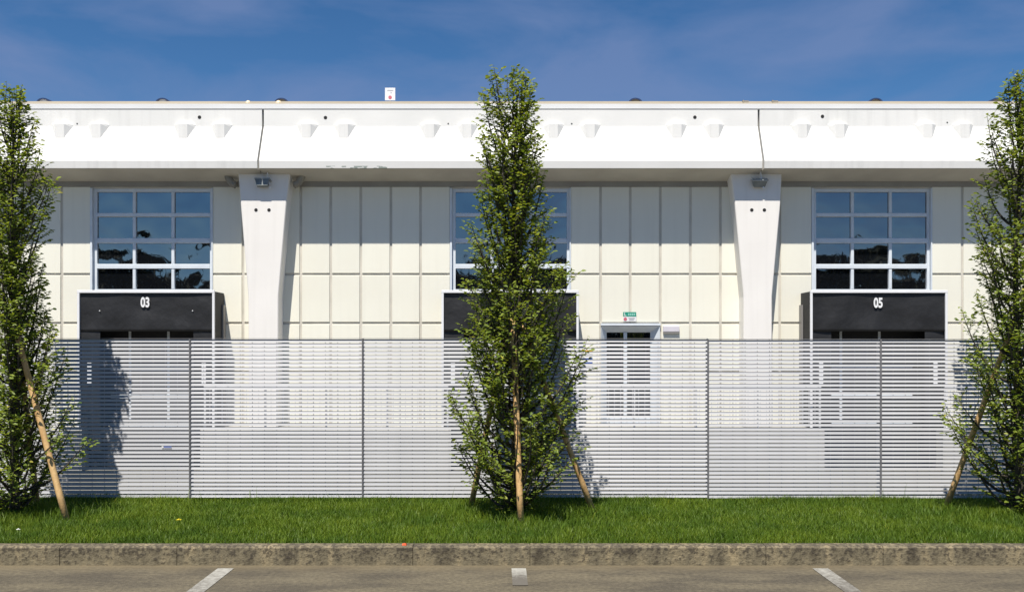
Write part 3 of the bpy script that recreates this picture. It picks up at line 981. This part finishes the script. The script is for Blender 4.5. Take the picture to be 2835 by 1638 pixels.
for p_ in range(-2, 10):
    x0 = PX0 + p_ * PW
    x1 = x0 + PW
    dz = rnd.uniform(-0.004, 0.004)
    inner = 0 <= p_ < 7
    ptilt = [0.0, 0.05, -0.03, 0.02, -0.09, 0.0, -0.04][p_ % 7]
    for k in range(NS):
        z = FZ1 - 0.012 - 0.0275 - k * PITCH + dz
        if inner:
            if slat0 is None:
                b = MB(); slat_geo(b, x0 + 0.009, x1 - 0.009, z)
                slat0 = b.mk('slat', M['slat'], fence)
                sl = slat0.location.copy(); sx0, sz0 = x0, z
            else:
                c = copy_at(slat0, (sl.x + x0 - sx0, sl.y + rnd.uniform(-0.0008, 0.0008), sl.z + z - sz0), fence)
                c.rotation_euler = (ptilt + rnd.uniform(-0.03, 0.03), 0, 0)
        else:
            slat_geo(outer_s, x0 + 0.009, x1 - 0.009, z)
    for k in range(1, 14):
        xr = x0 + 0.009 + (PW - 0.018) * k / 14
        if inner:
            if rod0 is None:
                rod0 = MB().tube([(xr, FY + 0.012, FZ0), (xr, FY + 0.012, FZ1 - 0.01)], 0.0028, 5).mk('rod', M['rod'], fence)
                rl0 = rod0.location.copy(); rx0 = xr
            else:
                copy_at(rod0, (rl0.x + xr - rx0, rl0.y, rl0.z), fence)
    tgt = outer_p
    if inner:
        for q, (a, c) in enumerate(((x0 + 0.0015, x0 + 0.0075), (x1 - 0.0075, x1 - 0.0015))):
            bx('side_bar', M['post'], fence, a, c, FY - 0.018, FY + 0.028, FZ0 - 0.1, FZ1 + dz)
        bx('top_bar', M['post'], fence, x0 + 0.008, x1 - 0.008, FY - 0.012, FY + 0.02, FZ1 - 0.005 + dz, FZ1 + dz)
        # post behind the joint
        bx('post', M['rod'], fence, x0 - 0.006, x0 + 0.006, FY + 0.03, FY + 0.09, -0.1, FZ1 - 0.02)
    else:
        outer_p.box(x0 + 0.0015, x0 + 0.0075, FY - 0.018, FY + 0.028, FZ0 - 0.1, FZ1)
        outer_p.box(x1 - 0.0075, x1 - 0.0015, FY - 0.018, FY + 0.028, FZ0 - 0.1, FZ1)
        outer_p.box(x0 + 0.008, x1 - 0.008, FY - 0.012, FY + 0.02, FZ1 - 0.005, FZ1)
tag(outer_s.mk('far_slats', M['slat'], fence), kind='stuff')
tag(outer_p.mk('far_bars', M['post'], fence), kind='stuff')
k = FY / 2311
bx('maker_tag', M['blue'], fence, (404 - 1260) * k, (423 - 1260) * k, FY - 0.014, FY - 0.012, 1.7 + (858 - 1100.3) * k, 1.7 + (858 - 1097.3) * k)
bx('maker_tag', M['number'], fence, (399 - 1260) * k, (403.5 - 1260) * k, FY - 0.014, FY - 0.012, 1.7 + (858 - 1100.5) * k, 1.7 + (858 - 1097) * k)

# ------------------------------------------------------------------ trees
def interp(tab, z):
    if z <= tab[0][0]: return tab[0][1:]
    for a, b in zip(tab, tab[1:]):
        if z <= b[0]:
            t = (z - a[0]) / (b[0] - a[0])
            return tuple(p + (q - p) * t for p, q in zip(a[1:], b[1:]))
    return tab[-1][1:]

TY = 8.75
def prof_table(px_trunk, rows):
    """rows of (py, left px, right px) -> (z, left radius, right radius)"""
    k = TY / 2311
    out = []
    for py, l, r in rows:
        out.append((1.7 + (858 - py) * k, max(0.03, (px_trunk - l) * k), max(0.03, (r - px_trunk) * k)))
    return sorted(out)

CEN = [(158, 1238, 1250), (180, 1215, 1268), (205, 1202, 1306), (240, 1182, 1316), (300, 1178, 1326), (350, 1174, 1350), (400, 1172, 1362),
       (450, 1182, 1358), (500, 1172, 1358), (540, 1140, 1366), (600, 1145, 1378), (650, 1132, 1385), (700, 1140, 1425), (760, 1140, 1435),
       (820, 1128, 1425), (860, 1132, 1455), (930, 1125, 1450), (990, 1095, 1445), (1050, 1088, 1445), (1100, 1092, 1472), (1150, 1118, 1440),
       (1200, 1160, 1395), (1250, 1195, 1330)]
LEF = [(200, 15, 35), (225, -10, 48), (260, -30, 62), (310, -50, 88), (350, -60, 120), (400, -65, 112), (450, -75, 122), (500, -75, 116),
       (560, -80, 104), (620, -85, 92), (680, -90, 80), (730, -95, 110), (780, -100, 112), (830, -105, 134), (880, -110, 152), (950, -110, 150),
       (1010, -115, 200), (1060, -110, 205), (1110, -110, 205), (1150, -100, 165), (1200, -70, 115), (1250, -30, 80)]
RIG = [(165, 2496, 2510), (190, 2472, 2530), (240, 2465, 2550), (300, 2430, 2570), (350, 2420, 2585), (400, 2420, 2595), (450, 2402, 2600),
       (500, 2390, 2600), (550, 2388, 2605), (600, 2385, 2605), (650, 2398, 2610), (700, 2405, 2615), (760, 2372, 2620), (820, 2352, 2625),
       (880, 2372, 2625), (950, 2368, 2630), (1000, 2332, 2630), (1050, 2335, 2630), (1100, 2378, 2625), (1160, 2400, 2610), (1200, 2410, 2590), (1250, 2450, 2560)]

leaf_tpl = np.array([(0, 0, 0), (-0.5, 0.42, 0.10), (0, 0.45, -0.02), (0.5, 0.42, 0.10), (-0.33, 0.78, 0.05), (0.33, 0.78, 0.05), (0, 1.0, -0.08)])
leaf_faces = np.array([(0, 2, 1), (0, 3, 2), (1, 2, 4), (2, 3, 5), (4, 2, 6), (2, 5, 6)])

def tp(px, py, Y): return Vector(((px - 1260) * Y / 2311, Y, 1.7 + (858 - py) * Y / 2311))
STAKES = [(Vector((0.080, 8.40, 0.10)), tp(1262, 782, 8.66)), (Vector((-4.03, 8.52, 0.10)), tp(36, 800, 8.68))]

def tree(px, label, rows, seed, nprim, lean=0.0, density=1.0):
    rr = random.Random(seed)
    k = TY / 2311
    X = (px - 1260) * k
    base = Vector((X, TY, 0.12))
    tab = prof_table(px, rows)
    ztop = tab[-1][0] - 0.09
    t = thing('hornbeam_tree', label, 'tree', base, 'slim columnar trees planted along the fence')
    # trunk
    npt = 14
    pts, rad = [], []
    for i in range(npt):
        u = i / (npt - 1)
        z = 0.08 + u * (ztop - 0.12 - 0.08)
        wob = 0.02 * math.sin(3 * u * 3.1 + seed) * min(1, u * 3)
        pts.append(Vector((X + wob + lean * (1 - u), TY + 0.015 * math.sin(5 * u + seed), z)))
        rad.append(0.040 * (1 - u) ** 0.8 + 0.004)
    rad[0] *= 1.35
    MB().tube(pts, rad, 10).mk('trunk', M['bark'], t, True)
    def trunk_at(z):
        u = max(0, min(1, (z - 0.08) / (ztop - 0.2)))
        f = u * (npt - 1); i = min(int(f), npt - 2)
        return pts[i].lerp(pts[i + 1], f - i), rad[i] + (rad[i + 1] - rad[i]) * (f - i)
    def radius(z, phi):
        l, r = interp(tab, z)
        c = math.cos(phi)
        dep = (l + r) / 2 * 0.82
        side = (r if c > 0 else l) * 1.06
        return 1.0 / math.sqrt((c / side) ** 2 + (math.sin(phi) / dep) ** 2)
    L_pos, L_dir, L_nrm, L_len = [], [], [], []
    def leaf(p, d, s):
        for a, b in STAKES:      # foliage parts around the props
            ab = b - a
            q = max(0, min(1, (p - a).dot(ab) / ab.dot(ab)))
            c = a + ab * q
            if abs(p.x - c.x) < 0.062 and p.y < c.y + 0.03 and q < 0.93 and rr.random() < (0.93 if q < 0.62 else 0.7): return
        n = Vector((rr.gauss(0, 0.55), rr.gauss(0, 0.55) - 0.15, 1.0)).normalized()
        d = Vector(d)
        d.z -= 0.35
        d.normalize()
        n = (n - d * n.dot(d)).normalized()
        L_pos.append(tuple(p)); L_dir.append(tuple(d)); L_nrm.append(tuple(n)); L_len.append(s)
    twigs = MB()
    for b_ in range(nprim):
        u = (b_ + rr.random()) / nprim
        zs = 0.20 + (ztop - 0.62) * (u ** 1.28)
        phi = b_ * 2.39996 + rr.uniform(-0.6, 0.6)
        p0, r0 = trunk_at(zs)
        rise = rr.uniform(0.45, 1.05) * (1.0 - 0.35 * u)
        if u < 0.22: rise *= rr.uniform(0.5, 1.0)
        ze = min(zs + rise, ztop - 0.03)
        Rr = radius(ze, phi) * (rr.uniform(0.70, 0.98) if b_ % 4 else rr.uniform(0.25, 0.65))
        out = Vector((math.cos(phi), math.sin(phi), 0))
        n = 8
        bp = []
        for i in range(n + 1):
            s_ = i / n
            rrad = Rr * (s_ ** 0.58)
            z = p0.z + (ze - p0.z) * (s_ ** 1.25)
            zz = radius(z, phi)
            rrad = min(rrad, zz * 0.98)
            wv = 0.012 * math.sin(s_ * 7 + b_)
            bp.append(Vector((p0.x, p0.y, 0)) + out * rrad + Vector((-out.y * wv, out.x * wv, z)))
        r_b = min(r0 * 0.5, 0.011) + 0.002
        MB().tube(bp, [r_b * (1 - i / n) + 0.0022 for i in range(n + 1)], 6, False).mk('branch', M['bark'], t, True)
        length = sum((bp[i + 1] - bp[i]).length for i in range(n))
        nt_ = int(length / 0.041 * density)
        if zs < 1.0: nt_ = int(nt_ * (0.72 + 0.28 * max(0, zs - 0.3) / 0.7))
        for q in range(nt_):
            s_ = 0.16 + 0.84 * (q + rr.random()) / nt_
            f = s_ * n; i = min(int(f), n - 1)
            p = bp[i].lerp(bp[i + 1], f - i)
            tan = (bp[i + 1] - bp[i]).normalized()
            a = rr.uniform(0, 6.283)
            side = Vector((math.cos(a), math.sin(a), rr.uniform(-0.1, 0.5)))
            d = (tan * 0.55 + side * 0.8 + out * 0.25).normalized()
            tl = rr.uniform(0.06, 0.22) * (1.1 - 0.4 * s_)
            e = p + d * tl
            rel = Vector((e.x - p0.x, e.y - p0.y, 0))
            lim = radius(e.z, math.atan2(rel.y, rel.x)) * 1.06
            lim *= rr.uniform(0.9, 1.1)
            if rel.length > lim:
                e.x = p0.x + rel.x * lim / rel.length; e.y = p0.y + rel.y * lim / rel.length
            mid = p.lerp(e, 0.5) + Vector((0, 0, -0.006))
            twigs.tube([p, mid, e], [0.0028, 0.002, 0.0012], 3, False)
            nl = max(3, int(tl / 0.020))
            for j in range(nl):
                w_ = (j + 0.6) / nl
                lp = p.lerp(e, w_)
                sd_ = d.cross(Vector((0, 0, 1)))
                if sd_.length < 0.1: sd_ = Vector((1, 0, 0))
                sd_.normalize()
                ld = d * rr.uniform(0.3, 0.9) + sd_ * (1 if j % 2 else -1) * rr.uniform(0.6, 1.0) + Vector((rr.uniform(-.3, .3), rr.uniform(-.3, .3), rr.uniform(-.2, .3)))
                leaf(lp, ld, rr.uniform(0.028, 0.052))
            leaf(e, d + Vector((rr.uniform(-.4, .4), rr.uniform(-.4, .4), 0)), rr.uniform(0.034, 0.056))
        # shoot at the very end
        tan = (bp[-1] - bp[-2]).normalized()
        e = bp[-1] + (tan + Vector((0, 0, 0.5))).normalized() * rr.uniform(0.05, 0.12)
        twigs.tube([bp[-1], e], [0.0025, 0.001], 3, False)
        for j in range(5):
            leaf(bp[-1].lerp(e, j / 4), Vector((rr.uniform(-1, 1), rr.uniform(-1, 1), 0.2)), rr.uniform(0.035, 0.055))
    # basal shoots round the foot
    for q in range(26):
        a = rr.uniform(0, 6.283); h = rr.uniform(0.12, 0.42); ro = rr.uniform(0.08, 0.30)
        p = base + Vector((math.cos(a) * 0.03, math.sin(a) * 0.03, 0.0))
        e = base + Vector((math.cos(a) * ro, math.sin(a) * ro, h))
        twigs.tube([p, p.lerp(e, 0.5) + Vector((0, 0, 0.04)), e], [0.004, 0.003, 0.0015], 3, False)
        for j in range(9):
            leaf(p.lerp(e, 0.35 + 0.65 * j / 8), Vector((rr.uniform(-1, 1), rr.uniform(-1, 1), 0.3)), rr.uniform(0.035, 0.06))
    twigs.mk('twigs', M['bark'], t)['kind'] = 'stuff'
    P = np.array(L_pos); D = np.array(L_dir); Nn = np.array(L_nrm); Ln = np.array(L_len)
    Sd = np.cross(D, Nn)
    m_ = len(P)
    tpl = leaf_tpl
    V = (P[:, None, :] + Ln[:, None, None] * (tpl[None, :, 0:1] * 0.62 * Sd[:, None, :] + tpl[None, :, 1:2] * D[:, None, :] + tpl[None, :, 2:3] * Nn[:, None, :]))
    V = V.reshape(-1, 3) - np.array(base)
    F = (leaf_faces[None] + (np.arange(m_) * 7)[:, None, None]).reshape(-1)
    me = bpy.data.meshes.new('foliage')
    me.vertices.add(len(V)); me.vertices.foreach_set('co', V.astype(np.float32).ravel())
    me.loops.add(len(F)); me.loops.foreach_set('vertex_index', F.astype(np.int32))
    nf = len(F) // 3
    me.polygons.add(nf)
    me.polygons.foreach_set('loop_start', np.arange(0, nf * 3, 3, dtype=np.int32))
    me.polygons.foreach_set('loop_total', np.full(nf, 3, dtype=np.int32))
    me.materials.append(M['leaf'])
    me.update(calc_edges=True)
    o = bpy.data.objects.new('foliage', me)
    C.objects.link(o); o.parent = t; o['kind'] = 'stuff'
    print('leaves', m_)
    return t

tree(1268, 'slim columnar tree in the middle, staked in the grass in front of the fence', CEN, 11, 180)
tree(30, 'slim columnar tree cut by the left edge, beside a bright leaning stake', LEF, 23, 140, lean=0.04)
tree(2506, 'slim columnar tree cut by the right edge, right of dock 05', RIG, 37, 125)

# stakes
def stake(base, top, r0, r1, label):
    base, top = Vector(base), Vector(top)
    t = thing('tree_stake', label, 'stake', base, 'round wooden stakes propping the trees')
    d = top - base
    pts = [base + d * (i / 6) for i in range(7)]
    MB().tube(pts, [r0 + (r1 - r0) * i / 6 + 0.001 * math.sin(i * 2.3) for i in range(7)], 12).mk('pole', M['stake'], t, True)
    q = base + d * 0.955
    MB().tube([q - d.normalized() * 0.02, q + d.normalized() * 0.02], r1 + 0.006, 12).mk('tie', M['strap'], t)
def tp(px, py, Y): return ((px - 1260) * Y / 2311, Y, 1.7 + (858 - py) * Y / 2311)
stake((0.080, 8.40, 0.10), tp(1262, 782, 8.66), 0.0300, 0.026, 'bright wooden stake upright before the trunk of the middle tree')
stake((-0.415, 9.40, 0.10), tp(1250, 800, 8.80), 0.029, 0.025, 'shaded wooden stake leaning in from the left behind the middle tree')
stake((0.795, 9.08, 0.10), tp(1285, 800, 8.82), 0.029, 0.025, 'wooden stake leaning in from the right of the middle tree')
stake((-4.03, 8.52, 0.10), tp(36, 800, 8.68), 0.030, 0.026, 'bright wooden stake leaning left beside the left tree')
stake((-4.76, 9.42, 0.10), tp(42, 810, 8.84), 0.029, 0.025, 'dark wooden stake just right of the trunk of the left tree')
stake((4.285, 9.30, 0.10), tp(2492, 800, 8.80), 0.029, 0.025, 'brown wooden stake leaning right up into the right tree')

# ------------------------------------------------------------------ grass
def grass():
    rs = np.random.RandomState(5)
    def field(n, x0, x1, y0, y1):
        return rs.uniform(x0, x1, n), rs.uniform(y0, y1, n)
    xs, ys = field(270000, -7.0, 7.0, 7.498, 10.0)
    xo, yo = field(40000, -12, -7, 7.498, 10.0)
    xp, yp = field(40000, 7, 12, 7.498, 10.0)
    xs = np.concatenate([xs, xo, xp]); ys = np.concatenate([ys, yo, yp])
    # rough, unmown grass under the trees and against the fence
    extra = []
    tall = np.zeros(len(xs))
    for cx in (-4.66, 0.03, 4.72):
        n = 9000
        a = rs.uniform(0, 2 * np.pi, n); r = np.abs(rs.normal(0, 0.33, n))
        ex, ey = cx + 1.25 * r * np.cos(a), 8.85 + 0.9 * r * np.sin(a)
        ok = (ey > 7.6) & (ey < 10.0)
        xs = np.concatenate([xs, ex[ok]]); ys = np.concatenate([ys, ey[ok]]); tall = np.concatenate([tall, np.full(ok.sum(), 0.055)])
    n = 26000
    ex = rs.uniform(-7, 7, n); ey = 9.62 - np.abs(rs.normal(0, 0.07, n))
    clump = (np.sin(ex * 2.3) + np.sin(ex * 5.1 + 1) + rs.normal(0, 0.8, n)) > 0.1
    xs = np.concatenate([xs, ex[clump]]); ys = np.concatenate([ys, ey[clump]]); tall = np.concatenate([tall, np.full(clump.sum(), 0.022)])
    n = 220
    xs = np.concatenate([xs, rs.uniform(-6, 6, n)]); ys = np.concatenate([ys, rs.uniform(9.2, 9.66, n)]); tall = np.concatenate([tall, rs.uniform(0.03, 0.13, n)])
    N_ = len(xs)
    patch = 0.5 + 0.5 * np.sin(xs * 1.7 + 1.3 * np.sin(ys * 3)) * np.sin(ys * 4.1 + xs * 0.9)
    h = (rs.uniform(0.028, 0.06, N_) + 0.016 * patch) + tall * rs.uniform(0.5, 1.3, N_)
    edge = np.clip((ys - 7.498) / 0.06, 0.45, 1)
    h *= edge
    wd = rs.uniform(0.0016, 0.0034, N_)
    a = rs.uniform(0, 2 * np.pi, N_)
    lean = rs.uniform(0.1, 0.75, N_) * h
    la = rs.uniform(0, 2 * np.pi, N_)
    z0 = np.full(N_, 0.122)
    dx, dy = np.cos(a) * wd, np.sin(a) * wd
    lx, ly = np.cos(la) * lean, np.sin(la) * lean
    V = np.empty((N_, 5, 3), np.float32)
    V[:, 0] = np.stack([xs - dx, ys - dy, z0], 1)
    V[:, 1] = np.stack([xs + dx, ys + dy, z0], 1)
    V[:, 2] = np.stack([xs + dx * .8 + lx * .35, ys + dy * .8 + ly * .35, z0 + h * .6], 1)
    V[:, 3] = np.stack([xs - dx * .8 + lx * .35, ys - dy * .8 + ly * .35, z0 + h * .6], 1)
    V[:, 4] = np.stack([xs + lx, ys + ly, z0 + h], 1)
    idx = (np.arange(N_) * 5)[:, None]
    q = idx + np.array([0, 1, 2, 3]); tr = idx + np.array([3, 2, 4])
    loops = np.concatenate([q, tr], 1).ravel().astype(np.int32)
    me = bpy.data.meshes.new('grass')
    me.vertices.add(N_ * 5); me.vertices.foreach_set('co', V.ravel())
    me.loops.add(len(loops)); me.loops.foreach_set('vertex_index', loops)
    me.polygons.add(N_ * 2)
    st = (np.arange(N_) * 7)[:, None] + np.array([0, 4])
    me.polygons.foreach_set('loop_start', st.ravel().astype(np.int32))
    me.polygons.foreach_set('loop_total', np.tile([4, 3], N_).astype(np.int32))
    me.materials.append(M['grass'])
    me.update(calc_edges=True)
    o = bpy.data.objects.new('grass', me)
    C.objects.link(o)
    tag(o, 'mown green grass on the verge between kerb and fence', 'grass', kind='stuff')
grass()

# dandelion, daisy, litter
def flower(px, py, m, label, r, name):
    z = 0.19
    Y = (1.7 - z) * 2311 / (py - 858)
    X = (px - 1260) * Y / 2311
    t = thing(name, label, 'flower', (X, Y, 0.12))
    MB().tube([(X, Y, 0.12), (X + 0.004, Y, z)], 0.0018, 4).mk('stem', M['grass'], t)
    b = MB()
    n = 10
    for k in range(n):
        a = 2 * math.pi * k / n
        c, s_ = math.cos(a), math.sin(a)
        b.add([(X, Y, z), (X + r * c - 0.2 * r * s_, Y + r * s_ + 0.2 * r * c, z + 0.006), (X + r * 1.1 * c, Y + 1.1 * r * s_, z + 0.004), (X + r * c + 0.2 * r * s_, Y + r * s_ - 0.2 * r * c, z + 0.006)], [(0, 1, 2, 3)])
    b.add([(X - .3 * r, Y - .3 * r, z + .01), (X + .3 * r, Y - .3 * r, z + .01), (X + .3 * r, Y + .3 * r, z + .012), (X - .3 * r, Y + .3 * r, z + .012)], [(0, 1, 2, 3)])
    b.mk('flower_head', m, t)
flower(440, 1279, M['yellow'], 'single yellow dandelion in the grass in front of the fence', 0.022, 'dandelion')
flower(45, 1303, M['petal'], 'small white daisy in the grass near the left stake', 0.016, 'daisy')
X = (995 - 1260) * 7.42 / 2311
v = [(X - .018, 7.41, .151), (X + .017, 7.405, .151), (X + .02, 7.44, .151), (X - .015, 7.445, .151),
     (X - .014, 7.415, .166), (X + .012, 7.41, .17), (X + .016, 7.436, .163), (X - .012, 7.44, .160)]
o = mk('litter', v, [(0, 3, 2, 1), (4, 5, 6, 7), (0, 1, 5, 4), (1, 2, 6, 5), (2, 3, 7, 6), (3, 0, 4, 7)], M['litter'])
tag(o, 'scrap of orange litter lying on top of the kerb', 'litter')

# ------------------------------------------------------------------ woodland behind the photographer (seen in the glass)
def woods():
    rs = np.random.RandomState(3)
    n = 26000
    xs = rs.uniform(-75, 75, n)
    top = 12.1 + 0.5 * np.sin(xs * 0.21) + 0.4 * np.sin(xs * 0.57 + 1) + 0.4 * np.sin(xs * 1.3 + 2)
    z = top * (rs.uniform(0, 1, n) ** 0.7)
    ys = -64 + rs.normal(0, 2.0, n)
    s = rs.uniform(0.3, 0.9, n)
    V = np.empty((n, 3, 3), np.float32)
    for i in range(3):
        V[:, i] = np.stack([xs, ys, z - 0.5], 1) + rs.normal(0, 1, (n, 3)) * s[:, None]
    me = bpy.data.meshes.new('woodland')
    vb = [( -75, -66, -1.2), (75, -66, -1.2)]
    me.from_pydata(V.reshape(-1, 3).tolist(), [], (np.arange(n * 3).reshape(-1, 3)).tolist())
    me.materials.append(M['woods'])
    o = bpy.data.objects.new('woodland', me)
    C.objects.link(o)
    tag(o, 'dark belt of woodland across the car park, mirrored in the windows', 'woodland', kind='stuff')
woods()
